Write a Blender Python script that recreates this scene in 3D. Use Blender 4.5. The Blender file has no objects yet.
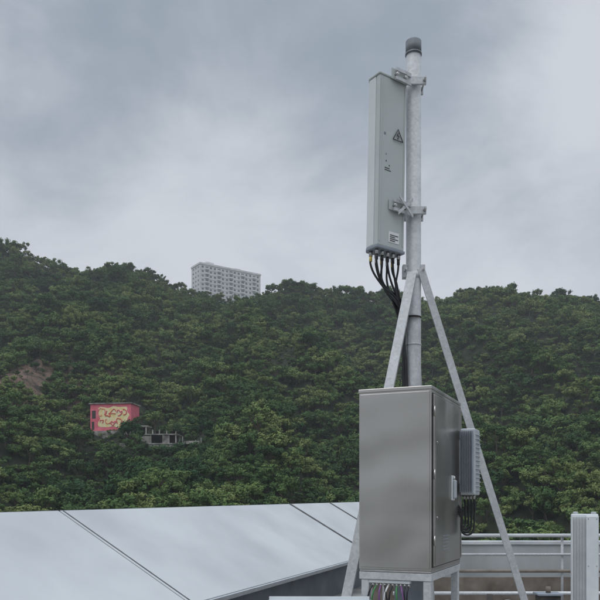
import bpy, math, random
import numpy as np
from mathutils import Vector, Matrix, noise as mn
random.seed(7); rng=np.random.default_rng(7)
scene=bpy.context.scene
E=2.2            # eye height above roof deck
F=750.0          # focal length in photo pixels
HZ=505.0
def P(px,py,Z):  # design helper: world position of something seen at a photo pixel
    return Vector(((px-300)/F*Z, Z, E+(HZ-py)/F*Z))

# ------------------------------------------------------------------ materials
def newmat(name):
    m=bpy.data.materials.new(name); m.use_nodes=True
    nt=m.node_tree; b=nt.nodes['Principled BSDF']
    return m,nt,b
def N(nt,t,**kw):
    n=nt.nodes.new(t)
    for k,v in kw.items(): setattr(n,k,v)
    return n
def noisy(name,c1,c2,scale=8,rough=.6,metal=0,bump=0,bscale=40,stretch=None,detail=5,r2=None,spec=None):
    m,nt,b=newmat(name)
    tc=N(nt,'ShaderNodeTexCoord'); mp=N(nt,'ShaderNodeMapping')
    nt.links.new(tc.outputs['Object'],mp.inputs['Vector'])
    if stretch: mp.inputs['Scale'].default_value=stretch
    n=N(nt,'ShaderNodeTexNoise'); n.inputs['Scale'].default_value=scale; n.inputs['Detail'].default_value=detail
    nt.links.new(mp.outputs[0],n.inputs['Vector'])
    cr=N(nt,'ShaderNodeValToRGB'); cr.color_ramp.elements[0].position=.32; cr.color_ramp.elements[1].position=.68
    cr.color_ramp.elements[0].color=(*c1,1); cr.color_ramp.elements[1].color=(*c2,1)
    nt.links.new(n.outputs['Fac'],cr.inputs[0]); nt.links.new(cr.outputs[0],b.inputs['Base Color'])
    b.inputs['Roughness'].default_value=rough; b.inputs['Metallic'].default_value=metal
    if spec is not None: b.inputs['Specular IOR Level'].default_value=spec
    if r2 is not None:
        mr=N(nt,'ShaderNodeMapRange'); mr.inputs['To Min'].default_value=rough; mr.inputs['To Max'].default_value=r2
        nt.links.new(n.outputs['Fac'],mr.inputs['Value']); nt.links.new(mr.outputs[0],b.inputs['Roughness'])
    if bump:
        n2=N(nt,'ShaderNodeTexNoise'); n2.inputs['Scale'].default_value=bscale; n2.inputs['Detail'].default_value=4
        nt.links.new(mp.outputs[0],n2.inputs['Vector'])
        bp=N(nt,'ShaderNodeBump'); bp.inputs['Strength'].default_value=bump; bp.inputs['Distance'].default_value=.01
        nt.links.new(n2.outputs['Fac'],bp.inputs['Height']); nt.links.new(bp.outputs[0],b.inputs['Normal'])
    return m
def galv(name,a=.34,bb=.5,met=.3):
    m,nt,b=newmat(name)
    tc=N(nt,'ShaderNodeTexCoord')
    v=N(nt,'ShaderNodeTexVoronoi'); v.inputs['Scale'].default_value=55
    n=N(nt,'ShaderNodeTexNoise'); n.inputs['Scale'].default_value=5; n.inputs['Detail'].default_value=6
    for t in (v,n): nt.links.new(tc.outputs['Object'],t.inputs['Vector'])
    mx=N(nt,'ShaderNodeMix',data_type='FLOAT'); mx.inputs[0].default_value=.65
    nt.links.new(v.outputs['Color'],mx.inputs[2]); nt.links.new(n.outputs['Fac'],mx.inputs[3])
    cr=N(nt,'ShaderNodeValToRGB'); cr.color_ramp.elements[0].position=.3; cr.color_ramp.elements[1].position=.7
    cr.color_ramp.elements[0].color=(a,a*1.03,a*1.05,1); cr.color_ramp.elements[1].color=(bb,bb*1.02,bb*1.04,1)
    nt.links.new(mx.outputs[0],cr.inputs[0]); nt.links.new(cr.outputs[0],b.inputs['Base Color'])
    b.inputs['Metallic'].default_value=met; b.inputs['Roughness'].default_value=.5
    return m
M={}
M['galv']=galv('galvanised_steel',.44,.60,.3)
M['galv_dark']=galv('galvanised_pole',.38,.52,.1)
m,nt,b=newmat('brushed_stainless')
tc=N(nt,'ShaderNodeTexCoord'); mp=N(nt,'ShaderNodeMapping'); mp.inputs['Scale'].default_value=(150,150,1.0); nt.links.new(tc.outputs['Object'],mp.inputs['Vector'])
n=N(nt,'ShaderNodeTexNoise'); n.inputs['Scale'].default_value=3; n.inputs['Detail'].default_value=3; nt.links.new(mp.outputs[0],n.inputs['Vector'])
n2=N(nt,'ShaderNodeTexNoise'); n2.inputs['Scale'].default_value=2.2; n2.inputs['Detail'].default_value=5; nt.links.new(tc.outputs['Object'],n2.inputs['Vector'])
cr=N(nt,'ShaderNodeValToRGB'); cr.color_ramp.elements[0].color=(.42,.40,.375,1); cr.color_ramp.elements[1].color=(.51,.49,.465,1)
mx=N(nt,'ShaderNodeMix',data_type='FLOAT'); mx.inputs[0].default_value=.5; nt.links.new(n.outputs['Fac'],mx.inputs[2]); nt.links.new(n2.outputs['Fac'],mx.inputs[3])
nt.links.new(mx.outputs[0],cr.inputs[0]); nt.links.new(cr.outputs[0],b.inputs['Base Color'])
mr=N(nt,'ShaderNodeMapRange'); mr.inputs['To Min'].default_value=.22; mr.inputs['To Max'].default_value=.42; nt.links.new(n2.outputs['Fac'],mr.inputs['Value']); nt.links.new(mr.outputs[0],b.inputs['Roughness'])
bp=N(nt,'ShaderNodeBump'); bp.inputs['Strength'].default_value=.07; bp.inputs['Distance'].default_value=.004; nt.links.new(n.outputs['Fac'],bp.inputs['Height'])
n3=N(nt,'ShaderNodeTexNoise'); n3.inputs['Scale'].default_value=2.2; n3.inputs['Detail'].default_value=1; nt.links.new(tc.outputs['Object'],n3.inputs['Vector'])
bp2=N(nt,'ShaderNodeBump'); bp2.inputs['Strength'].default_value=.8; bp2.inputs['Distance'].default_value=.04; nt.links.new(n3.outputs['Fac'],bp2.inputs['Height']); nt.links.new(bp.outputs[0],bp2.inputs['Normal']); nt.links.new(bp2.outputs[0],b.inputs['Normal'])
b.inputs['Metallic'].default_value=1
M['steel']=m
M['steel_trim']=noisy('stainless_trim',(.46,.45,.44),(.56,.55,.54),12,.38,1)
M['antenna']=noisy('antenna_paint',(.44,.475,.46),(.49,.525,.51),3,.45,0,spec=.4)
M['antenna_back']=noisy('antenna_radome',(.58,.61,.60),(.63,.665,.65),3,.4,0)
M['white']=noisy('white_painted_sheet',(.41,.43,.445),(.52,.545,.555),.6,.4,0,detail=11,bump=.03,bscale=3)
M['whitebox']=noisy('white_enclosure',(.60,.63,.65),(.70,.73,.74),5,.4)
M['grey']=noisy('grey_cast_housing',(.42,.45,.48),(.50,.53,.56),6,.5,.1)
M['greydark']=noisy('dark_fins',(.20,.23,.27),(.27,.30,.34),8,.5)
M['black']=noisy('black_rubber',(.012,.012,.014),(.022,.022,.025),20,.45)
M['cap']=noisy('pole_cap',(.12,.135,.15),(.17,.185,.20),20,.55)
M['seam']=noisy('seam_sealant',(.06,.06,.065),(.12,.12,.125),6,.7)
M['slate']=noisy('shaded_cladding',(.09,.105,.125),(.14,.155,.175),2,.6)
M['concrete']=noisy('roof_concrete',(.17,.165,.155),(.30,.29,.275),1.3,.85,bump=.3,bscale=14,detail=9)
M['parapet']=noisy('parapet_render',(.30,.32,.32),(.46,.48,.48),1.2,.8,bump=.1,detail=9,stretch=(1,1,.4))
M['coping']=noisy('coping_render',(.42,.44,.45),(.58,.60,.61),2.2,.7,detail=9)
M['tan']=noisy('rusty_pipe',(.12,.10,.08),(.27,.235,.20),2.5,.7,detail=9)
M['clutter_shade']=noisy('dark_clutter_and_shade',(.03,.03,.03),(.08,.07,.06),5,.8)  # one dark colour for roof clutter and for shade put into the openings
M['green']=noisy('green_cable',(.05,.20,.06),(.08,.26,.1),20,.5)
M['purple']=noisy('purple_cable',(.18,.07,.22),(.24,.10,.28),20,.5)
M['yellow']=noisy('yellow_tag',(.6,.45,.1),(.7,.55,.15),20,.5)
M['label']=noisy('label_print',(.05,.05,.05),(.08,.08,.08),20,.5)
M['wlabel']=noisy('label_white',(.7,.7,.7),(.76,.76,.76),20,.5)
M['bark']=noisy('bark',(.06,.045,.03),(.12,.1,.08),6,.9,detail=1)
M['apt']=noisy('apartment_render',(.62,.63,.63),(.76,.77,.77),.25,.8,detail=8)
M['glass']=noisy('window_dark',(.12,.135,.15),(.27,.29,.31),.35,.25)
M['pink']=noisy('pink_paint',(.66,.11,.16),(.78,.22,.27),.5,.8,detail=8)
M['ruin']=noisy('ruin_concrete',(.13,.12,.11),(.46,.44,.41),.5,.9,detail=11)
M['graf']=noisy('graffiti_yellow',(.80,.62,.22),(.88,.82,.58),.9,.8,detail=8)
M['graf2']=noisy('graffiti_red',(.6,.05,.06),(.7,.12,.12),.8,.8)

# ------------------------------------------------------------------ helpers
def link(o,parent=None):
    scene.collection.objects.link(o)
    if parent: o.parent=parent
    return o
def empty(name,loc=(0,0,0),rz=0):
    o=bpy.data.objects.new(name,None); o.location=loc; o.rotation_euler=(0,0,rz); o.empty_display_size=.2
    scene.collection.objects.link(o); return o
def mesh(name,verts,faces,mat,parent=None,smooth=False):
    me=bpy.data.meshes.new(name); me.from_pydata([tuple(v) for v in verts],[],faces); me.update()
    if mat: me.materials.append(mat)
    if smooth:
        for p in me.polygons: p.use_smooth=True
    return link(bpy.data.objects.new(name,me),parent)
BF=[(0,3,2,1),(4,5,6,7),(0,1,5,4),(1,2,6,5),(2,3,7,6),(3,0,4,7)]
def boxv(a,b):
    x0,y0,z0=a;x1,y1,z1=b
    return [(x0,y0,z0),(x1,y0,z0),(x1,y1,z0),(x0,y1,z0),(x0,y0,z1),(x1,y0,z1),(x1,y1,z1),(x0,y1,z1)]
def box(name,a,b,mat,parent=None,bev=0.003):
    o=mesh(name,boxv(a,b),BF,mat,parent)
    if bev:
        m=o.modifiers.new('b','BEVEL'); m.width=bev; m.segments=2; m.limit_method='ANGLE'
    return o
def boxes(name,lst,mat,parent=None,bev=0):
    V=[];Fc=[]
    for a,b in lst:
        k=len(V); V+=boxv(a,b); Fc+=[tuple(i+k for i in f) for f in BF]
    o=mesh(name,V,Fc,mat,parent)
    if bev:
        m=o.modifiers.new('b','BEVEL'); m.width=bev; m.segments=1; m.limit_method='ANGLE'
    return o
def frame(d):
    d=d.normalized(); up=Vector((0,0,1)) if abs(d.z)<.95 else Vector((0,1,0))
    a=d.cross(up).normalized(); b=a.cross(d).normalized(); return a,b
def cyl(name,p,q,r,mat,parent=None,n=24,r2=None):
    p=Vector(p);q=Vector(q);a,b=frame(q-p); r2=r if r2 is None else r2
    V=[];Fc=[]
    for i in range(n):
        t=2*math.pi*i/n; d=a*math.cos(t)+b*math.sin(t); V.append(p+d*r); V.append(q+d*r2)
    for i in range(n):
        j=(i+1)%n; Fc.append((2*i,2*j,2*j+1,2*i+1))
    Fc.append(tuple(2*i for i in range(n))[::-1]); Fc.append(tuple(2*i+1 for i in range(n)))
    o=mesh(name,V,Fc,mat,parent)
    for pl in o.data.polygons:
        pl.use_smooth=len(pl.vertices)==4
    return o
def angle_iron(name,p,q,w,t,mat,parent=None,face=Vector((0,-1,0))):
    p=Vector(p);q=Vector(q); d=(q-p).normalized()
    s=d.cross(face).normalized(); f=s.cross(d).normalized()
    prof=[(0,0),(w,0),(w,-t),(t,-t),(t,-w),(0,-w)]
    V=[]
    for c in (p,q):
        for x,y in prof: V.append(c+s*(x-w/2)+f*y)
    Fc=[(i,(i+1)%6,(i+1)%6+6,i+6) for i in range(6)]+[(0,1,2,3,4,5)[::-1],(6,7,8,9,10,11)]
    return mesh(name,V,Fc,mat,parent)
def cable(name,pts,r,mat,parent=None,cyc=False):
    cu=bpy.data.curves.new(name,'CURVE'); cu.dimensions='3D'; cu.bevel_depth=r; cu.bevel_resolution=3; cu.use_fill_caps=True
    sp=cu.splines.new('BEZIER'); sp.bezier_points.add(len(pts)-1); sp.use_cyclic_u=cyc
    for bp_,p in zip(sp.bezier_points,pts):
        bp_.co=p; bp_.handle_left_type='AUTO'; bp_.handle_right_type='AUTO'
    cu.materials.append(mat)
    return link(bpy.data.objects.new(name,cu),parent)

# ------------------------------------------------------------------ mast
PX,PY=(413.5-300)/F*5.75,5.75
mast=empty('antenna_mast',(PX,PY,0))
R=.057
ztop=P(0,42,5.75).z
cyl('pole',(0,0,0),(0,0,ztop-.09),R,M['galv_dark'],mast,40)
cyl('pole_cap',(0,0,ztop-.10),(0,0,ztop),R+.003,M['cap'],mast,40)
cyl('cap_rim',(0,0,ztop-.105),(0,0,ztop-.09),R+.006,M['cap'],mast,40)
for i,(py,h) in enumerate([(276,.05),(345,.012)]):
    z=P(0,py,5.75).z
    cyl('pole_band_%d'%i,(0,0,z-h/2),(0,0,z+h/2),R+.003,M['galv'],mast,40)
def loc(v): return Vector(v)-Vector((PX,PY,0))
def leg(nm,top,pt,w,face):
    top=Vector(top);pt=Vector(pt); d=pt-top; t=(0-top.z)/d.z; foot=top+d*t
    angle_iron(nm,loc(top),loc(foot),w,.008,M['galv'],mast,face)
    f=loc(foot); box(nm+'_foot',(f.x-.09,f.y-.09,0.0),(f.x+.09,f.y+.09,.012),M['galv'],mast)
leg('brace_left',P(412,272,5.66),P(346,597,5.25),.068,Vector((-.2,-1,0)))
leg('brace_right',P(421,268,5.70),P(523,595,5.95),.060,Vector((.25,-1,0)))
leg('brace_back',(PX+.02,PY+.06,P(0,268,5.75).z),(PX+.32,PY+.95,E-.7),.062,Vector((1,0,0)))
zc=P(0,272,5.75).z
box('brace_clamp_left',(-.085,-.03,zc-.05),(-.05,.03,zc+.05),M['galv'],mast)
box('brace_clamp_right',(.05,-.03,zc-.05),(.085,.03,zc+.05),M['galv'],mast)
for s in(-1,1):
    cyl('brace_bolt_%d'%(s+2),(s*.068,-.09,zc),(s*.068,.05,zc),.008,M['steel_trim'],mast,12)

# antenna
yaw=math.radians(34)
ant=empty('panel_antenna',P(378.5,158.5,5.52))
TI=math.radians(1.3)
ant.rotation_euler=(0,TI,yaw)
H0,H1=-.632,.632; W=.262; D=.148
def prism(name,z0,z1,prof,mat,par,bev=.004):
    n=len(prof);V=[(x,y,z0) for x,y in prof]+[(x,y,z1) for x,y in prof]
    Fc=[(i,(i+1)%n,(i+1)%n+n,i+n) for i in range(n)]+[tuple(range(n))[::-1],tuple(range(n,2*n))]
    o=mesh(name,V,Fc,mat,par); m=o.modifiers.new('b','BEVEL'); m.width=bev; m.segments=2; m.limit_method='ANGLE'; return o
prism('housing',H0,H1,[(0,0),(W,0),(W,.04),(0,.04)],M['antenna'],ant,.006)
prism('radome',H0,H1,[(-.004,.042),(W+.004,.042),(W+.004,.12),(W-.02,D),(.02,D),(-.004,.12)],M['antenna_back'],ant,.01)
prism('top_cap',H1,H1+.018,[(-.008,-.006),(W+.008,-.006),(W+.008,.12),(W-.02,D+.006),(.02,D+.006),(-.008,.12)],M['antenna'],ant,.006)
prism('bottom_cap',H0-.022,H0,[(-.008,-.006),(W+.008,-.006),(W+.008,.12),(W-.02,D+.006),(.02,D+.006),(-.008,.12)],M['greydark'],ant,.005)
boxes('back_ribs',[((.014,-.006,H0+.03),(.02,.0,H1-.03)),((W-.020,-.006,H0+.03),(W-.014,.0,H1-.03))],M['antenna'],ant,.001)
tz=P(0,127,5.5).z-ant.location.z; tx=.18
tri=[(tx-.048,-.008,tz-.04),(tx+.048,-.008,tz-.04),(tx,-.008,tz+.045)]
for i in range(3): cyl('warning_triangle_%d'%i,tri[i],tri[(i+1)%3],.0034,M['label'],ant,8)
cyl('warning_bolt_a',(tx+.006,-.008,tz+.02),(tx-.01,-.008,tz-.002),.0032,M['label'],ant,8)
cyl('warning_bolt_b',(tx-.01,-.008,tz-.002),(tx+.01,-.008,tz-.006),.0032,M['label'],ant,8)
cyl('warning_bolt_c',(tx+.01,-.008,tz-.006),(tx-.004,-.008,tz-.03),.0032,M['label'],ant,8)
boxes('label_text',[((.06,-.002,-.05),(.105,.001,-.044)),((.06,-.002,-.065),(.12,.001,-.060)),((.07,-.002,.0),(.078,.001,.01)),((.10,-.002,-.03),(.108,.001,-.02)),
   ((.07,-.002,.05),(.074,.001,.06))],M['label'],ant)
box('type_plate',(.11,-.003,H0+.04),(.21,.001,H0+.12),M['wlabel'],ant,.0)
boxes('plate_print',[((.12,-.005,H0+.05+i*.014),(.12+.05+.03*(i%2),-.0031,H0+.056+i*.014)) for i in range(4)],M['label'],ant)
box('small_vent',(.05,-.004,.2),(.065,.001,.215),M['greydark'],ant,.001)
Rm=Matrix.Rotation(yaw,4,'Z')@Matrix.Rotation(TI,4,'Y')
mb=Matrix.Translation(ant.location)@Rm
def slab(name,a,b,up,hw,t,mat,par):
    d=(b-a).normalized(); s=d.cross(up).normalized()*t/2; w=up.normalized()*hw
    V=[]
    for c in(a,b): V+=[c-s-w,c+s-w,c+s+w,c-s+w]
    return mesh(name,[loc(v) for v in V],[(0,1,2,3),(4,7,6,5),(0,4,5,1),(1,5,6,2),(2,6,7,3),(3,7,4,0)],mat,par)
def bracket(py,kind):
    z=P(0,py,5.75).z; zz=z-ant.location.z
    box('mount_plate_%d'%kind,(.10,-.014,zz-.035),(W-.025,-.0065,zz+.045),M['antenna'],ant)
    Z=Vector((0,0,1))
    for k,dz in enumerate((-.03,.035)):
        a=mb@Vector((.13,-.03,zz+dz)); b_=mb@Vector((W-.03,-.03,zz+dz)); c_=Vector((PX-.03,PY-.075,z+dz))
        slab('bracket_bar_%d_%d'%(kind,k),a,b_,Z,.012,.012,M['galv'],mast)
        slab('bracket_arm_%d_%d'%(kind,k),b_,c_,Z,.014,.010,M['galv'],mast)
    for lx in(.14,W-.04):
        cyl('plate_bolt_%d_%d'%(kind,int(lx*1000)),loc(mb@Vector((lx,-.045,zz))),loc(mb@Vector((lx,-.01,zz))),.010,M['steel_trim'],mast,8)
    box('clamp_front_%d'%kind,(-.085,-.082,z-.03),(.085,-.06,z+.03),M['galv'],mast)
    box('clamp_back_%d'%kind,(-.085,.06,z-.03),(.085,.08,z+.03),M['galv'],mast)
    for s in(-1,1):
        cyl('clamp_bolt_%d_%d'%(kind,s+2),(s*.072,-.13,z),(s*.072,.12,z),.007,M['steel_trim'],mast,12)
        cyl('clamp_nut_%d_%d'%(kind,s+2),(s*.072,-.10,z),(s*.072,-.085,z),.014,M['steel_trim'],mast,6)
bracket(86,1); bracket(214,2)
z2=P(0,214,5.75).z
slab('tilt_arm_a',mb@Vector((.16,-.05,z2-ant.location.z-.06)),Vector((PX-.02,PY-.1,z2+.07)),Vector((0,0,1)),.013,.008,M['galv'],mast)
slab('tilt_arm_b',mb@Vector((.16,-.055,z2-ant.location.z+.07)),Vector((PX-.02,PY-.105,z2-.06)),Vector((0,0,1)),.013,.008,M['galv'],mast)
k=0
for i in range(5):
    for j in range(2):
        lx=.024+i*.053; ly=.03+j*.07
        a=mb@Vector((lx,ly,H0-.02)); b=mb@Vector((lx,ly,H0-.06))
        cyl('connector_%d'%k,loc(a),loc(b),.014,M['steel_trim'],mast,12)
        cyl('connector_boot_%d'%k,loc(b),loc(mb@Vector((lx,ly,H0-.10))),.011,M['yellow'] if k%4==1 else (M['wlabel'] if k%4==3 else M['black']),mast,10)
        c=loc(mb@Vector((lx,ly,H0-.12)))
        endx=-.085-.012*(k%4); endy=-.02-.03*(k%3)
        zz=P(0,303+2.2*k,5.7).z
        mid=Vector((c.x*.66+endx*.34-.02+.03*math.sin(k*2.3),c.y*.6+endy*.4-.03*(k%2),P(0,277,5.6).z+random.uniform(-.07,.02)))
        pts=[loc(mb@Vector((lx,ly,H0-.05))),c,mid,Vector((endx,endy,zz)),Vector((-.074-.003*(k%3),-.01-.012*(k%4),P(0,345,5.7).z)),Vector((-.07-.003*(k%3),-.008*(k%4),1.7))]
        cable('jumper_cable_%d'%k,pts,.008,M['black'],mast); k+=1
for i,(py) in enumerate((318,)):
    z=P(0,py,5.75).z; cyl('cable_tie_%d'%i,(-.018,-.006,z-.004),(-.018,-.006,z+.004),R+.020,M['black'],mast,24)

# ------------------------------------------------------------------ equipment cabinet
th=math.radians(23.5)
FL=Vector((.377,4.79,0)); zb=E-.41; CW,CD,CH=.468,.87,1.14
cab=empty('equipment_cabinet',(FL.x,FL.y,zb),-th)
box('body',(0,0,0),(CW,CD,CH-.004),M['steel'],cab,.004)
box('top_lid',(-.004,-.005,CH-.018),(CW+.004,CD+.005,CH+.006),M['steel'],cab,.004)
box('front_panel',(.010,-.005,.016),(CW-.010,-.0005,CH-.028),M['steel'],cab,.002)
box('base_channel',(.003,.003,-.012),(CW-.003,CD-.003,-.0005),M['steel_trim'],cab,.002)
box('side_door',(CW+.0005,.03,.03),(CW+.014,CD-.03,CH-.045),M['steel'],cab,.003)
boxes('door_gasket',[((CW,.022,.022),(CW+.004,CD-.022,CH-.037))],M['black'],cab)
boxes('door_fold',[((CW+.0145,.04,.04),(CW+.018,.055,CH-.055)),((CW+.0145,CD-.055,.04),(CW+.018,CD-.04,CH-.055))],M['steel'],cab,.001)
for i,z in enumerate((.16,.57,.96)):
    cyl('hinge_%d'%i,(CW+.014,.026,z),(CW+.014,.026,z+.06),.006,M['steel'],cab,16)
box('lock_plate',(CW+.014,.50,.44),(CW+.022,.585,.61),M['whitebox'],cab,.006)
box('lock_handle',(CW+.022,.52,.455),(CW+.042,.565,.58),M['grey'],cab,.008)
cyl('lock_barrel',(CW+.02,.545,.592),(CW+.034,.545,.592),.012,M['steel_trim'],cab,16)
boxes('vent_slots',[((CW+.0142,.25,.12+i*.022),(CW+.0155,.42,.125+i*.022)) for i in range(5)],M['greydark'],cab)
for i,(yy,zz) in enumerate(((.09,.33),(.09,.8),(.78,.33))):
    cyl('rivet_%d'%i,(CW+.014,yy,zz),(CW+.02,yy,zz),.008,M['steel_trim'],cab,12)
fb=empty('side_radio_unit',(0,0,0)); fb.parent=cab
z0,z1=.48,.945; y0,y1=.69,.90; x0,x1=CW+.03,CW+.135
box('housing',(x0,y0+.03,z0),(x1,y1,z1),M['grey'],fb,.01)
boxes('fins',[((x0+.004+i*.0135,y0,z0+.02),(x0+.009+i*.0135,y0+.035,z1-.02)) for i in range(7)],M['greydark'],fb,.001)
boxes('side_fins',[((x1-.001,y0+.05,z0+.03+i*.03),(x1+.010,y1-.02,z0+.036+i*.03)) for i in range(14)],M['grey'],fb,.001)
box('bracket',(CW+.014,y0+.06,z0+.08),(x0,y1-.05,z1-.08),M['galv'],fb,.002)
for i in range(4):
    xx=x0+.02+i*.022
    cyl('gland_%d'%i,(xx,y0+.09,z0-.03),(xx,y0+.09,z0),.009,M['steel_trim'],fb,12)
    cable('side_cable_%d'%i,[(xx,y0+.09,z0-.02),(xx+.004,y0+.09,z0-.12),(xx-.01-.012*i,y0+.07,z0-.22-.02*i),(CW+.03,y0+.06,z0-.15+.015*i),(CW+.004,y0+.05,z0-.12+.02*i)],.0065,M['black'],fb)
stand=empty('cabinet_stand',(FL.x,FL.y,0),-th)
t=.05; zt=zb-.012
boxes('legs',[((0.012,0.01,.012),(.012+t,.01+t,zt-.05)),((CW-t-.004,.01,.012),(CW-.004,.01+t,zt-.05)),
              ((CW-t-.004,CD-t-.01,.012),(CW-.004,CD-.01,zt-.05)),((.012,CD-t-.01,.012),(.012+t,CD-.01,zt-.05))],M['galv'],stand,.003)
boxes('top_frame',[((0.0,0.004,zt-.05),(CW,.004+t,zt-.002)),((0.0,CD-t-.004,zt-.05),(CW,CD-.004,zt-.002)),
   ((.001,.004+t,zt-.05),(t,CD-t-.004,zt-.003)),((CW-t,.004+t,zt-.05),(CW-.001,CD-t-.004,zt-.003))],M['galv'],stand,.003)
boxes('low_rails',[((.062,.02,.5),(CW-.054,.06,.54)),((.062,CD-.06,.5),(CW-.054,CD-.02,.54)),((.02,.06,.55),(.05,CD-.06,.59)),((CW-.044,.06,.55),(CW-.014,CD-.06,.59))],M['galv'],stand,.002)
boxes('feet',[((x-.05,y-.05,0),(x+.05,y+.05,.012)) for x in(.037,CW-.029) for y in (.035,CD-.035)],M['galv'],stand)
boxes('gland_bar',[((.06,.015,zt-.072),(CW-.14,.055,zt-.052))],M['whitebox'],stand,.002)
cols=['black','green','purple','black','wlabel','black','green','purple','black','black']
for i in range(10):
    xx=.085+i*.026
    cyl('bottom_gland_%d'%i,(xx,.03,zt-.095),(xx,.03,zt-.073),.010,M['steel_trim'],stand,12)
    dx=random.uniform(-.05,.05)
    cable('bottom_cable_%d'%i,[(xx,.03,zt-.08),(xx+dx*.4,.0,zt-.13),(xx+dx,.05,zt-.28),(xx+dx*2,.2,.9),(.24+dx,.3,.3),(.25+dx,.35,.03)],.0055,M[cols[i]],stand)
box('inner_cable_duct',(.10,.45,.0),(.32,.6,zt-.055),M['greydark'],stand,.005)

wp=empty('cable_tray',(0,0,0))
a=P(268,603.5,4.2);b=P(372,603.5,4.2)
box('tray_web',(a.x,a.y,a.z-.06),(b.x,a.y+.16,a.z-.045),M['whitebox'],wp,.002)
box('tray_lip_front',(a.x,a.y-.004,a.z-.06),(b.x,a.y,a.z+.02),M['whitebox'],wp,.001)
box('tray_lip_back',(a.x,a.y+.16,a.z-.06),(b.x,a.y+.164,a.z+.02),M['whitebox'],wp,.001)
boxes('tray_posts',[((a.x+.1,a.y+.05,0),(a.x+.14,a.y+.09,a.z-.06)),((b.x-.14,a.y+.05,0),(b.x-.1,a.y+.09,a.z-.06))],M['galv'],wp,.002)

# ------------------------------------------------------------------ pitched metal roof (left)
al=math.radians(21); e=Vector((math.sin(al),math.cos(al),.012)); c=math.cos(math.radians(30))
u=Vector((-math.cos(al)*c,math.sin(al)*c,.5)); nrm=e.cross(u).normalized()
if nrm.z<0: nrm=-nrm
D0=Vector((-1.44,11.4,E-1.44)); L=2.72
rf=empty('plant_room_roof',(0,0,0))
def quadslab(name,t0,t1,s0,s1,lo,hi,mat,bev=0):
    V=[]
    for off in(lo,hi):
        for t_,s_ in((t0,s0),(t1,s0),(t1,s1),(t0,s1)):
            V.append(D0+e*t_+u*s_+nrm*off)
    o=mesh(name,V,BF,mat,rf)
    if bev:
        m=o.modifiers.new('b','BEVEL');m.width=bev;m.segments=2
    return o
T0,T1=-16,17.2
sm=[T0,-7.6,-.45,9.33,12.8,T1]
quadslab('underlay',T0,T1,0.01,L-.01,-.09,-.03,M['seam'])
for i in range(5):
    quadslab('roof_sheet_%d'%i,sm[i]+.018,sm[i+1]-.018,0,L,-.03,0,M['white'],.008)
quadslab('joint_cover_0',-.45+.07,-.45+.10,0.02,L-.02,.0,.006,M['seam'])
quadslab('joint_cover_1',9.33-.05,9.33+.05,0.0,L-.02,.0,.02,M['seam'])
quadslab('joint_cover_2',12.8-.05,12.8+.05,0.0,L-.02,.0,.02,M['seam'])
Rg=D0+u*L
dn=Vector((-math.cos(al)*c,math.sin(al)*c,-.5))
V=[Rg+e*T0+nrm*.004,Rg+e*T1+nrm*.004,Rg+e*T1+dn*L,Rg+e*T0+dn*L]
mesh('rear_slope',V,[(0,1,2,3)],M['white'],rf)
V=[]
for t_ in(T0,T1):
    for s_ in (0.35,L*2-.35):
        p=D0+e*t_+Vector((u.x,u.y,0))*s_
        V+=[(p.x,p.y,0),(p.x,p.y,p.z-.02+(.12 if s_<1 else .0))]
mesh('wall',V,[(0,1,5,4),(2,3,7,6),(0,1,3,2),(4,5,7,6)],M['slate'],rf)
quadslab('eave_gutter',T0,T1,-.03,-.002,-.11,-.012,M['grey'],.004)

# ------------------------------------------------------------------ host building, deck, parapet
hb=empty('rooftop_building',(0,0,0))
box('deck',(-14,-10,-.3),(16,31,0),M['concrete'],hb,0)
box('tower_walls',(-13.9,-9.9,-40),(15.9,30.9,-.3),M['parapet'],hb,0)
pw=empty('parapet_wall',(0,0,0))
PZ=14.0
ptop=P(0,541,PZ).z
box('wall',(1.35,PZ,0.0),(15.8,PZ+.18,ptop-.07),M['parapet'],pw,.01)
box('coping',(1.32,PZ-.03,ptop-.07),(15.8,PZ+.21,ptop),M['coping'],pw,.01)
box('plinth_band',(1.35,PZ-.02,0.0),(15.8,PZ-.001,P(0,577,PZ).z),M['tan'],pw,.004)
rail=empty('guard_rail',(0,0,0))
RZ=13.4
for i,(py,r,mt) in enumerate(((535.5,.034,'coping'),(554.5,.024,'galv_dark'),(571,.03,'tan'))):
    z=P(0,py,RZ).z; cyl('rail_%d'%i,(1.4,RZ,z),(15.5,RZ,z),r,M[mt],rail,16)
for i in range(5):
    x=1.5+i*3.2
    cyl('post_%d'%i,(x,RZ+.05,0),(x,RZ+.05,P(0,536,RZ).z),.024,M['galv_dark'],rail,12)
    box('post_foot_%d'%i,(x-.07,RZ-.02,0),(x+.07,RZ+.12,.02),M['galv'],rail)
pipes=empty('roof_pipes',(0,0,0))
for i,(y,z,r,mt) in enumerate(((12.9,.46,.06,'clutter_shade'),(12.6,.25,.05,'tan'),(12.9,.68,.035,'galv'))):
    cyl('pipe_%d'%i,(1.6,y,z),(9,y,z),r,M[mt],pipes,16)
boxes('pipe_supports',[((x,12.5,0),(x+.08,12.97,.40)) for x in(2.2,3.6,4.9,6.4,8)],M['clutter_shade'],pipes,.004)
vb=empty('valve_box',(0,0,0))
box('casing',(3.9,12.2,0),(4.25,12.45,.72),M['clutter_shade'],vb,.02)
box('lid',(3.87,12.17,.72),(4.28,12.48,.76),M['greydark'],vb,.01)
cyl('stub',(4.07,12.3,.76),(4.07,12.3,.86),.04,M['tan'],vb,16)
for i,x in enumerate((3.15,3.45,3.62)):
    cyl('riser_%d'%i,(x,12.45,0),(x,12.45,.72-.1*i),.05,M['clutter_shade' if i!=1 else 'galv'],pipes,14)

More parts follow.
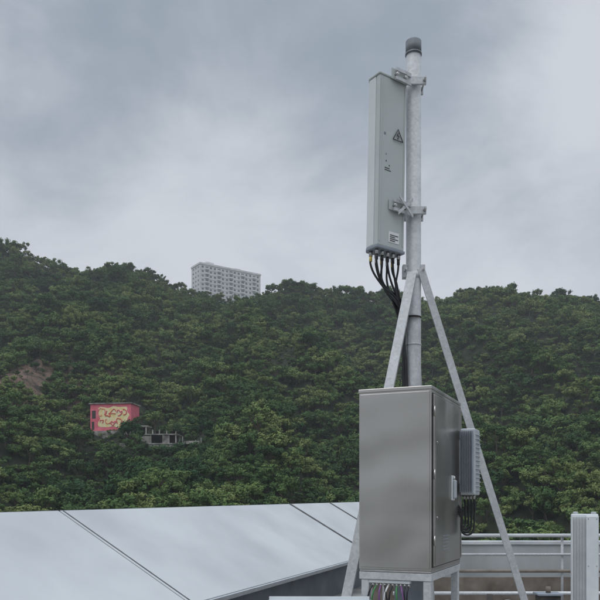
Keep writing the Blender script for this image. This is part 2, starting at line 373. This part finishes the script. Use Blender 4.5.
wr=empty('remote_radio_unit',P(585,514,8.6)); wr.rotation_euler=(0,0,math.radians(-14))
wr.location.z=P(0,514,8.6).z
box('housing',(-.14,.03,-1.15),(.15,.16,0),M['whitebox'],wr,.012)
boxes('fins',[((-.14+.004+i*.0165,0,-1.12),(-.14+.010+i*.0165,.035,-.03)) for i in range(9)],M['whitebox'],wr,.001)
box('cover',(.012,-.012,-1.13),(.148,.03,-.02),M['whitebox'],wr,.01)
boxes('top_hooks',[((-.12,.05,.0),(-.07,.13,.025)),((.08,.05,.0),(.13,.13,.025))],M['galv'],wr,.003)
boxes('cover_screws',[((.03,-.016,-.06),(.04,-.0121,-.05)),((.12,-.016,-.06),(.13,-.0121,-.05)),((.03,-.016,-.6),(.04,-.0121,-.59)),((.12,-.016,-.6),(.13,-.0121,-.59))],M['greydark'],wr)
cyl('post',(0,.22,-wr.location.z),(0,.22,-.1),.045,M['galv'],wr,24)
boxes('clamps',[((-.07,.16,-.3),(.07,.29,-.25)),((-.07,.16,-.9),(.07,.29,-.85))],M['galv'],wr,.004)
box('post_base',(-.12,.1,-wr.location.z),(.12,.34,-wr.location.z+.015),M['galv'],wr)

# ------------------------------------------------------------------ terrain
prof=[(-400,300),(-250,250),(-120,236),(-40,236),(0,243),(30,251),(60,264),(80,271),(105,265),(130,268),(160,276),(190,287),(230,298),(265,291),(290,280),(320,285),(350,292),(390,294),(430,300),(450,294),(480,286),(510,288),(540,295),(570,295),(600,300),(660,298),(760,320),(900,350),(1100,380)]
pxs=np.array([p[0] for p in prof],float); pys=np.array([p[1] for p in prof],float)
YR=480.
def hgt(X,Y):
    px=X/YR*F+300
    hr=(HZ-np.interp(px,pxs,pys))/F*YR-4.5
    b=-32.
    s=(Y-110)/(YR-110)
    if s<=0: h=b
    elif s<1: h=b+(hr-b)*(s**1.12)
    else: h=hr-(Y-YR)*.32 if Y<YR+250 else max(hr-80,b)
    ss=min(max(s,0),1); k=ss*(1-ss)*4
    if k>0 or 0<s<1.2:
        w1=mn.noise(Vector((X/58.+3.1+Y/230.,Y/230.,1.7)))
        w2=mn.noise(Vector((X/24.+Y/190.,Y/90.,5.2)))
        h+=((.32-abs(w1))*52+(.25-abs(w2))*18-8)*k*.85
        h+=mn.noise(Vector((X/14.,Y/14.,9.)))*2.4*min(ss*3,1)
    return max(h,b) 
def ray_hit(px,py):
    tgt=(HZ-py)/F
    Y=130.
    while Y<YR+30:
        X=(px-300)/F*Y
        if hgt(X,Y)/Y>=tgt: return X,Y,hgt(X,Y)
        Y+=1.
    return (px-300)/F*YR,YR,hgt((px-300)/F*YR,YR)
xs=sorted(set([-6000,-3500,-2000,-1300,-900]+list(range(-640,641,7))+[900,1300,2000,3500,6000]))
ys=sorted(set([-3000,-1500,-700,-300,-100,0,60]+list(range(100,600,6))+[640,700,800,1000,1500,2500,5000,9000]))
V=[];Fc=[]
for y in ys:
    for x in xs: V.append((x,y,E+hgt(x,y)))
nx=len(xs)
for j in range(len(ys)-1):
    for i in range(nx-1): Fc.append((j*nx+i,j*nx+i+1,(j+1)*nx+i+1,(j+1)*nx+i))
gx,gy,gz=ray_hit(113,432)
sx,sy,sz=ray_hit(-2,392)
rx_,ry_,rz_=ray_hit(162,448)
m,nt,b=newmat('hillside_soil')
g=N(nt,'ShaderNodeNewGeometry'); n=N(nt,'ShaderNodeTexNoise'); n.inputs['Scale'].default_value=.14; n.inputs['Detail'].default_value=12; n.inputs['Roughness'].default_value=.75
nt.links.new(g.outputs['Position'],n.inputs['Vector'])
cr=N(nt,'ShaderNodeValToRGB'); cr.color_ramp.elements[0].color=(.02,.035,.015,1); cr.color_ramp.elements[1].color=(.06,.075,.035,1)
cr.color_ramp.elements[0].position=.35;cr.color_ramp.elements[1].position=.7
nt.links.new(n.outputs['Fac'],cr.inputs[0])
cr2=N(nt,'ShaderNodeValToRGB'); cr2.color_ramp.elements[0].color=(.05,.04,.025,1); cr2.color_ramp.elements[1].color=(.30,.20,.145,1)
nt.links.new(n.outputs['Fac'],cr2.inputs[0]); cr2.color_ramp.elements[0].position=.42;cr2.color_ramp.elements[1].position=.58
vd=N(nt,'ShaderNodeVectorMath',operation='DISTANCE'); vd.inputs[1].default_value=(sx,sy,E+sz); nt.links.new(g.outputs['Position'],vd.inputs[0])
mr=N(nt,'ShaderNodeMapRange'); mr.inputs['From Min'].default_value=50; mr.inputs['From Max'].default_value=36
nt.links.new(vd.outputs['Value'],mr.inputs['Value'])
mx=N(nt,'ShaderNodeMix',data_type='RGBA'); nt.links.new(mr.outputs[0],mx.inputs[0]); nt.links.new(cr.outputs[0],mx.inputs[6]); nt.links.new(cr2.outputs[0],mx.inputs[7])
nt.links.new(mx.outputs[2],b.inputs['Base Color']); b.inputs['Roughness'].default_value=.95
bpn=N(nt,'ShaderNodeBump'); bpn.inputs['Distance'].default_value=5; nt.links.new(n.outputs['Fac'],bpn.inputs['Height']); nt.links.new(bpn.outputs[0],b.inputs['Normal'])
mesh('hillside_terrain',V,Fc,m,None,True)

# ------------------------------------------------------------------ foliage
def leafmat(name,ca,cb,cc,cd_):
    m,nt,b=newmat(name)
    oi=N(nt,'ShaderNodeObjectInfo'); g=N(nt,'ShaderNodeNewGeometry')
    n=N(nt,'ShaderNodeTexNoise'); n.inputs['Scale'].default_value=.022; n.inputs['Detail'].default_value=2
    nt.links.new(g.outputs['Position'],n.inputs['Vector'])
    n2=N(nt,'ShaderNodeTexNoise'); n2.inputs['Scale'].default_value=1.0; n2.inputs['Detail'].default_value=1
    nt.links.new(g.outputs['Position'],n2.inputs['Vector'])
    def ma(x,k,cst):
        a=N(nt,'ShaderNodeMath',operation='MULTIPLY_ADD'); a.inputs[1].default_value=k; nt.links.new(x,a.inputs[0])
        if isinstance(cst,float): a.inputs[2].default_value=cst
        else: nt.links.new(cst,a.inputs[2])
        return a.outputs[0]
    v=ma(n.outputs['Fac'],2.0,-1.07); v=ma(n2.outputs['Fac'],.5,v); v=ma(oi.outputs['Random'],.85,v)
    cr=N(nt,'ShaderNodeValToRGB'); el=cr.color_ramp.elements
    el[0].position=.0; el[0].color=(*ca,1); el[1].position=1.0; el[1].color=(*cd_,1)
    k_=el.new(.45); k_.color=(*cb,1)
    k_=el.new(.8); k_.color=(*cc,1)
    nt.links.new(v,cr.inputs[0])
    df=N(nt,'ShaderNodeBsdfDiffuse'); nt.links.new(cr.outputs[0],df.inputs['Color'])
    out=[x for x in nt.nodes if x.type=='OUTPUT_MATERIAL'][0]; nt.nodes.remove(b); nt.links.new(df.outputs[0],out.inputs['Surface'])
    return m
LM=leafmat('leaf_mass',(.036,.075,.036),(.075,.130,.050),(.118,.180,.064),(.18,.225,.085))
def tree_mesh(name,seed,rad,ht,lobes,nleaf,leaf,flat=.75):
    r=np.random.default_rng(seed); V=[];Fc=[];mi=[]
    def seg(p,q,r1,r2):
        p=Vector(p);q=Vector(q);a,b_=frame(q-p);k=len(V)
        for i in range(4):
            t_=2*math.pi*i/4;d=a*math.cos(t_)+b_*math.sin(t_);V.append(p+d*r1);V.append(q+d*r2)
        for i in range(4):
            j=(i+1)%4;Fc.append((k+2*i,k+2*j,k+2*j+1,k+2*i+1));mi.append(1)
    zc=ht-rad*flat
    seg((0,0,-3),(0,0,zc*.7),.22,.14)
    L_=[]
    for i in range(lobes):
        a=r.uniform(0,2*math.pi); rr=rad*math.sqrt(r.uniform(0,1))*.78; zz=zc+r.uniform(-.55,.75)*rad*flat*(1-rr/rad*.5)
        lr=rad*r.uniform(.16,.38); L_.append((rr*math.cos(a),rr*math.sin(a),zz,lr))
        seg((0,0,zc*.6),(L_[-1][0],L_[-1][1],zz),.1,.03)
    tot=sum(l[3]**2 for l in L_)
    for (x,y,z,lr) in L_:
        k=len(V)
        for iz in range(3):
            ph=[-.7,.0,.7][iz]
            for ia in range(6):
                t_=ia/6*2*math.pi+iz*.5; s=lr*.75*r.uniform(.75,1.1)
                V.append(Vector((x+s*math.cos(ph)*math.cos(t_),y+s*math.cos(ph)*math.sin(t_),z+s*math.sin(ph)*.9)))
        V.append(Vector((x,y,z-lr*.7)));V.append(Vector((x,y,z+lr*.7)))
        for ia in range(6):
            j=(ia+1)%6
            for iz in range(2): Fc.append((k+iz*6+ia,k+iz*6+j,k+iz*6+6+j,k+iz*6+6+ia));mi.append(0)
            Fc.append((k+18,k+j,k+ia));mi.append(0);Fc.append((k+19,k+12+ia,k+12+j));mi.append(0)
        for q in range(int(nleaf*lr*lr/tot)):
            d=Vector(r.normal(size=3)).normalized()
            if d.z<-.1: d.z*=-.6
            d.normalize()
            c_=Vector((x,y,z))+Vector((d.x,d.y,d.z*.85))*lr*r.uniform(.78,1.25)
            nn=(d+Vector((0,0,.3))+Vector(r.normal(size=3))*.45).normalized(); a_,b_=frame(nn)
            th_=r.uniform(0,6.28); a2_=a_*math.cos(th_)+b_*math.sin(th_); b2_=nn.cross(a2_)
            s=leaf*r.uniform(.55,1.35); k=len(V)
            V.extend([c_-a2_*s,c_-b2_*s*.55+nn*s*.12,c_+a2_*s,c_+b2_*s*.55+nn*s*.12]); Fc.append((k,k+1,k+2,k+3));mi.append(0)
    me=bpy.data.meshes.new(name); me.from_pydata([tuple(v) for v in V],[],Fc); me.update()
    me.materials.append(LM); me.materials.append(M['bark'])
    me.polygons.foreach_set('material_index',mi)
    return bpy.data.objects.new(name,me)
col=bpy.data.collections.new('forest_tree_kinds')
kinds=[('broadleaf_a',1,3.0,6.5,15,540,.30,.7),('broadleaf_b',2,3.4,7.2,18,600,.30,.75),('broadleaf_c',3,2.6,7.2,13,460,.27,1.0),('broadleaf_d',4,3.6,6.2,19,620,.31,.55),('broadleaf_e',5,2.3,5.0,10,380,.24,.8),
 ('broadleaf_f_emergent',6,2.5,8.6,12,400,.28,1.2),('broadleaf_g',9,3.2,6.8,24,600,.28,.9),('broadleaf_h_bamboo',12,2.0,7.4,16,420,.32,1.5)]
for kd in kinds: col.objects.link(tree_mesh(*kd))
pts=[];sc=[];ro=[];ix=[]
def zone(X,Y):
    if (X-sx)**2/17**2+(Y-sy)**2/32**2<1+1.1*mn.noise(Vector((X/5,Y/7,2.))): return 1
    if -9<X-gx<10 and -16<Y-gy<9: return 2
    if -14<X-rx_<15 and -13<Y-ry_<7: return 2
    if -76<X<-28 and 488<Y<545: return 3
    return 0
def put(X,YY,Z,s,kind,sink):
    pts.append((X,YY,E+Z-sink)); ix.append(kind); sc.append((s*rng.uniform(.8,1.2),s*rng.uniform(.8,1.2),s*rng.uniform(.75,1.25)));ro.append((rng.uniform(-.18,.18),rng.uniform(-.18,.18),rng.uniform(0,6.28)))
GS=2.85
pick=[0,0,1,2,2,3,4,4,6,6,7]
Y=135.
while Y<518:
    nx_=int(.54*Y/GS)
    for i_ in range(-nx_,nx_+1):
        X=i_*GS+rng.uniform(-.65,.65)*GS; YY=Y+rng.uniform(-.65,.65)*GS
        zn=zone(X,YY); Z=hgt(X,YY)
        if zn==3: continue
        s=rng.choice([.42,.58,.75,.95,1.15,1.45],p=[.15,.23,.23,.19,.14,.06])*rng.uniform(.9,1.1)
        s*=1+.5*mn.noise(Vector((X/25,YY/25,4.)))
        kind=pick[int(rng.integers(0,len(pick)))]; sink=1.0
        if YY>YR-30:
            s*=rng.uniform(.7,1.0)
            if rng.uniform()<.10: kind=5
        elif rng.uniform()<.05: kind=5
        if abs(YY-YR)<14 and -90<X<-20: s*=.8
        if kind==5: s=min(s,1.0)
        if zn==1:
            if rng.uniform()<.60: continue
            s*=.42; kind=4; sink=.6
        if zn==2: s*=.45; kind=4; sink=1.2
        put(X,YY,Z,s,kind,sink)
    Y+=GS
for _ in range(520):
    X=gx+rng.uniform(-10,42); YY=gy+rng.uniform(-20,6)
    if zone(X,YY)!=2: continue
    if -8<X-gx<8 and YY>gy-3: continue
    if -13<X-rx_<14 and YY>ry_-5: continue
    put(X,YY,hgt(X,YY),rng.uniform(.25,.5),int(rng.choice([4,2,0])),.6)
print('trees',len(pts))
me=bpy.data.meshes.new('hillside_forest'); me.from_pydata(pts,[],[])
for nm,arr in(('scl',sc),('rot',ro)):
    at=me.attributes.new(nm,'FLOAT_VECTOR','POINT'); at.data.foreach_set('vector',np.array(arr,dtype=np.float32).ravel())
at=me.attributes.new('kind','INT','POINT'); at.data.foreach_set('value',np.array(ix,dtype=np.int32))
fo=link(bpy.data.objects.new('hillside_forest',me))
ng=bpy.data.node_groups.new('forest','GeometryNodeTree')
ng.interface.new_socket('Geometry',in_out='INPUT',socket_type='NodeSocketGeometry'); ng.interface.new_socket('Geometry',in_out='OUTPUT',socket_type='NodeSocketGeometry')
gi=ng.nodes.new('NodeGroupInput');go=ng.nodes.new('NodeGroupOutput')
iop=ng.nodes.new('GeometryNodeInstanceOnPoints'); ci=ng.nodes.new('GeometryNodeCollectionInfo')
ci.inputs['Collection'].default_value=col; ci.inputs['Separate Children'].default_value=True; ci.inputs['Reset Children'].default_value=True
iop.inputs['Pick Instance'].default_value=True
for nm,sk,dt in(('scl','Scale','FLOAT_VECTOR'),('rot','Rotation','FLOAT_VECTOR'),('kind','Instance Index','INT')):
    na=ng.nodes.new('GeometryNodeInputNamedAttribute'); na.data_type=dt; na.inputs['Name'].default_value=nm
    ng.links.new([o for o in na.outputs if o.enabled][0],iop.inputs[sk])
ng.links.new(gi.outputs[0],iop.inputs['Points']); ng.links.new(ci.outputs[0],iop.inputs['Instance']); ng.links.new(iop.outputs[0],go.inputs[0])
md=fo.modifiers.new('forest','NODES'); md.node_group=ng

# ------------------------------------------------------------------ damp air over the valley (real thin mist volume)
mm=bpy.data.materials.new('valley_haze'); mm.use_nodes=True; nt=mm.node_tree; nt.nodes.clear()
out=N(nt,'ShaderNodeOutputMaterial'); vs_=N(nt,'ShaderNodeVolumeScatter'); vs_.inputs['Color'].default_value=(.93,.97,1,1); vs_.inputs['Density'].default_value=.00028; vs_.inputs['Anisotropy'].default_value=0
nt.links.new(vs_.outputs[0],out.inputs['Volume'])
mesh('valley_haze',boxv((-900,60,-60),(900,620,260)),BF,mm)

# ------------------------------------------------------------------ apartment block on the ridge
ya=math.radians(34)
top=P(205,262,500).z
A=P(200,262,500)
apt=empty('apartment_building',(A.x,A.y,0),ya)
AL,AD=47,13; zb0=top-42
box('block',(0,0,zb0),(AL,AD,top-1.2),M['apt'],apt,0)
boxes('roof_parapet',[((-.3,-.3,top-1.2),(AL+.3,0.2,top)),((-.3,AD-.2,top-1.2),(AL+.3,AD+.3,top)),((-.3,.2,top-1.2),(.2,AD-.2,top)),((AL-.2,.2,top-1.2),(AL+.3,AD-.2,top))],M['apt'],apt)
boxes('lift_house',[((6,3,top-1.2),(12,9,top+2.2)),((28,3,top-1.2),(33,9,top+1.6))],M['apt'],apt)
win=[];sill=[];bal=[]
for f in range(13):
    z=top-3.3-f*2.95
    for i in range(15):
        x=1.0+i*3.05
        if i%3==1: win.append(((x,-.06,z-.6),(x+2.2,-.0,z+1.2)))
        else: win.append(((x+.3,-.05,z),(x+1.75,.0,z+1.2)))
    for i in range(15):
        if i%3==1: bal.append(((1.0+i*3.05-.2,-1.0,z-1.05),(1.0+i*3.05+2.4,-.07,z+.0)))
    sill.append(((-.05,-.12,z-1.25),(AL+.05,-.001,z-1.1)))
    for i in range(3): win.append(((-.05,1.6+i*3.8,z),(0,3.2+i*3.8,z+1.2)))
boxes('windows',win,M['glass'],apt); boxes('floor_bands',sill,M['apt'],apt); boxes('balconies',bal,M['apt'],apt)

# ------------------------------------------------------------------ graffiti house + ruin
gh=empty('graffiti_house',(gx-21/F*gy,gy-2,E+gz-.2),math.radians(-8))
k=gy/F
w=42*k;h=26*k
box('walls',(0,0,-6),(w,8,h),M['pink'],gh,0)
box('roof_slab',(-.4,-.4,h),(w+.4,8.4,h+.35),M['ruin'],gh,0)
r=random.Random(5)
n_=44; V=[]
for i in range(n_):
    t_=2*math.pi*i/n_; ct,st=math.cos(t_),math.sin(t_)
    sq=1/max(abs(ct),abs(st)*1.0,.72)
    rr=sq*(1+.05*math.sin(5*t_+1)+.05*math.sin(9*t_))
    V.append((w*.57+w*.36*rr*ct,-.04,h*.50+h*.38*rr*st))
mesh('graffiti_yellow_area',V,[tuple(range(n_))[::-1]],M['graf'],gh)
for i in range(5):
    cx_=w*(.29+.14*i)
    for q in range(2):
        cz_=h*(.68-.37*q)+r.uniform(-.3,.3); ax_=w*.055*r.uniform(.6,1.2); az_=h*.13*r.uniform(.6,1.2); ph=r.uniform(0,6)
        pp=[(cx_+r.uniform(-.25,.25)+ax_*math.cos(ph+a_),-.06,cz_+r.uniform(-.2,.2)+az_*math.sin(ph+a_*r.uniform(.7,1.3))) for a_ in (0,1,2,3,4,r.uniform(4.2,5.4))]
        cable('graffiti_stroke_%d_%d'%(i,q),pp,r.uniform(.09,.2),M['graf2'] if (i+q)%3 else M['pink'],gh)
boxes('window_opening_shade',[((.6,-.05,h*.45),(1.9,-.005,h*.75)),((.5,-.04,h*.02),(1.4,-.005,h*.33))],M['clutter_shade'],gh)  # dark boxes painted in place of the shade inside the openings
box('plinth',(-.6,-1.0,-6),(w+.6,-.002,-.3),M['ruin'],gh,0)
ru=empty('ruined_concrete_frame',(rx_-13,ry_-4,E+rz_+1.0),math.radians(-4))
fl=[((0,0,-.5),(27,5,-.2)),((0,0.3,-8),(19,5,-.5)),((2,0,2.5),(19,6,2.8)),((0,1,5.3),(9,6,5.6))]
cl=[((x,y,-.2),(x+.4,y+.4,2.5)) for x in(2.2,6.2,10,14,18.2) for y in(.2,5.2)]+[((x,1.2,2.8),(x+.35,1.5,5.3)) for x in(1,4.4,8.2)]+[((x,1.2,2.8),(x+.3,1.5,r.uniform(3.4,4.3))) for x in(10.4,12.6,15,18)]+[((x,.5,-.2),(x+.3,.8,r.uniform(.6,2.2))) for x in(20.4,22.5,24.6,26.4)]
boxes('slabs',fl,M['ruin'],ru); boxes('columns',cl,M['ruin'],ru)
boxes('infill_walls',[((6.6,.3,-.2),(9.9,.55,2.2)),((14.4,.3,-.2),(16.3,.5,2.5)),((1.4,1.3,2.8),(4.3,1.5,4.5)),((21,.5,-.2),(26,.8,.5))],M['ruin'],ru)
boxes('opening_shade_sheets',[((2.6,4.9,-.2),(18,5.1,2.45)),((1.4,4.9,2.8),(8,5.1,5.25))],M['clutter_shade'],ru)  # dark sheets stand in for shade inside the open storeys

# ------------------------------------------------------------------ world
w_=bpy.data.worlds.new('World'); scene.world=w_; w_.use_nodes=True; nt=w_.node_tree
bg=nt.nodes['Background']
SE,SR=math.radians(60),math.radians(215)
sky=N(nt,'ShaderNodeTexSky',sky_type='NISHITA'); sky.sun_disc=False; sky.sun_elevation=SE; sky.sun_rotation=SR
tc=N(nt,'ShaderNodeTexCoord'); sep=N(nt,'ShaderNodeSeparateXYZ'); nt.links.new(tc.outputs['Generated'],sep.inputs[0])
def math_(op,a,b=None,c=None,clamp=False):
    n=N(nt,'ShaderNodeMath',operation=op); n.use_clamp=clamp
    for i,v in enumerate((a,b,c)):
        if v is None: continue
        if isinstance(v,(int,float)): n.inputs[i].default_value=v
        else: nt.links.new(v,n.inputs[i])
    return n.outputs[0]
zc_=math_('MAXIMUM',sep.outputs['Z'],0.0)
den=math_('ADD',zc_,.34)
cx=math_('DIVIDE',sep.outputs['X'],den); cy=math_('DIVIDE',sep.outputs['Y'],den)
cmb=N(nt,'ShaderNodeCombineXYZ'); nt.links.new(cx,cmb.inputs[0]); nt.links.new(cy,cmb.inputs[1]); cmb.inputs[2].default_value=3.3
n1=N(nt,'ShaderNodeTexNoise'); n1.inputs['Scale'].default_value=2.4; n1.inputs['Detail'].default_value=6; n1.inputs['Roughness'].default_value=.57; n1.inputs['Distortion'].default_value=.3
nt.links.new(cmb.outputs[0],n1.inputs['Vector'])
def lobe(px,py,rad,amt):
    d=Vector(((px-300)/F,1,(HZ-py)/F)).normalized()
    vd=N(nt,'ShaderNodeVectorMath',operation='DISTANCE'); vd.inputs[1].default_value=d; nt.links.new(tc.outputs['Generated'],vd.inputs[0])
    q=math_('DIVIDE',vd.outputs['Value'],rad); q=math_('MULTIPLY',q,q); q=math_('MULTIPLY',q,-1.0); q=math_('EXPONENT',q)
    return math_('MULTIPLY',q,amt)
val=math_('MULTIPLY_ADD',n1.outputs['Fac'],2.0,-.42)
for l in ((300,35,.17,-.30),(460,40,.12,-.28),(120,0,.12,-.14),(600,25,.09,.46),(300,235,.16,.26),(60,130,.12,-.04),(540,190,.18,.20),(130,235,.13,.22)):
    val=math_('ADD',val,lobe(*l))
cr=N(nt,'ShaderNodeValToRGB'); el=cr.color_ramp.elements; cr.color_ramp.interpolation='EASE'
el[0].position=0.0; el[0].color=(.32,.375,.445,1); el[1].position=1.0; el[1].color=(.67,.71,.77,1)
nt.links.new(val,cr.inputs[0])
zb_=N(nt,'ShaderNodeMapRange'); zb_.interpolation_type='SMOOTHSTEP'; zb_.inputs['From Min'].default_value=.58; zb_.inputs['From Max'].default_value=.95; zb_.inputs['To Min'].default_value=1.0; zb_.inputs['To Max'].default_value=3.0
nt.links.new(sep.outputs['Z'],zb_.inputs['Value'])
vm=N(nt,'ShaderNodeVectorMath',operation='SCALE'); nt.links.new(cr.outputs[0],vm.inputs[0]); nt.links.new(zb_.outputs[0],vm.inputs['Scale'])
vs=N(nt,'ShaderNodeVectorMath',operation='SCALE'); nt.links.new(sky.outputs[0],vs.inputs[0]); vs.inputs['Scale'].default_value=.09
mx=N(nt,'ShaderNodeMix',data_type='RGBA'); mx.inputs[0].default_value=.93
nt.links.new(vs.outputs[0],mx.inputs[6]); nt.links.new(vm.outputs[0],mx.inputs[7]); nt.links.new(mx.outputs[2],bg.inputs[0]); bg.inputs[1].default_value=1.0

sd=bpy.data.lights.new('sun','SUN'); sd.energy=.75; sd.angle=math.radians(40); sd.color=(1,.97,.93)
so=bpy.data.objects.new('sun',sd); link(so)
dirv=Vector((math.sin(SR)*math.cos(SE),math.cos(SR)*math.cos(SE),math.sin(SE)))
so.rotation_euler=(-dirv).to_track_quat('-Z','Y').to_euler(); so.location=(0,0,60)

# ------------------------------------------------------------------ camera
cd=bpy.data.cameras.new('camera'); co=bpy.data.objects.new('camera',cd); link(co)
cd.sensor_width=36; cd.lens=36*F/600; cd.shift_y=(HZ-300)/600; cd.clip_end=20000; cd.clip_start=.05
co.location=(0,0,E); co.rotation_euler=(math.radians(90),0,0)
scene.camera=co
scene.view_settings.view_transform='Standard'; scene.view_settings.look='None'; scene.view_settings.exposure=0
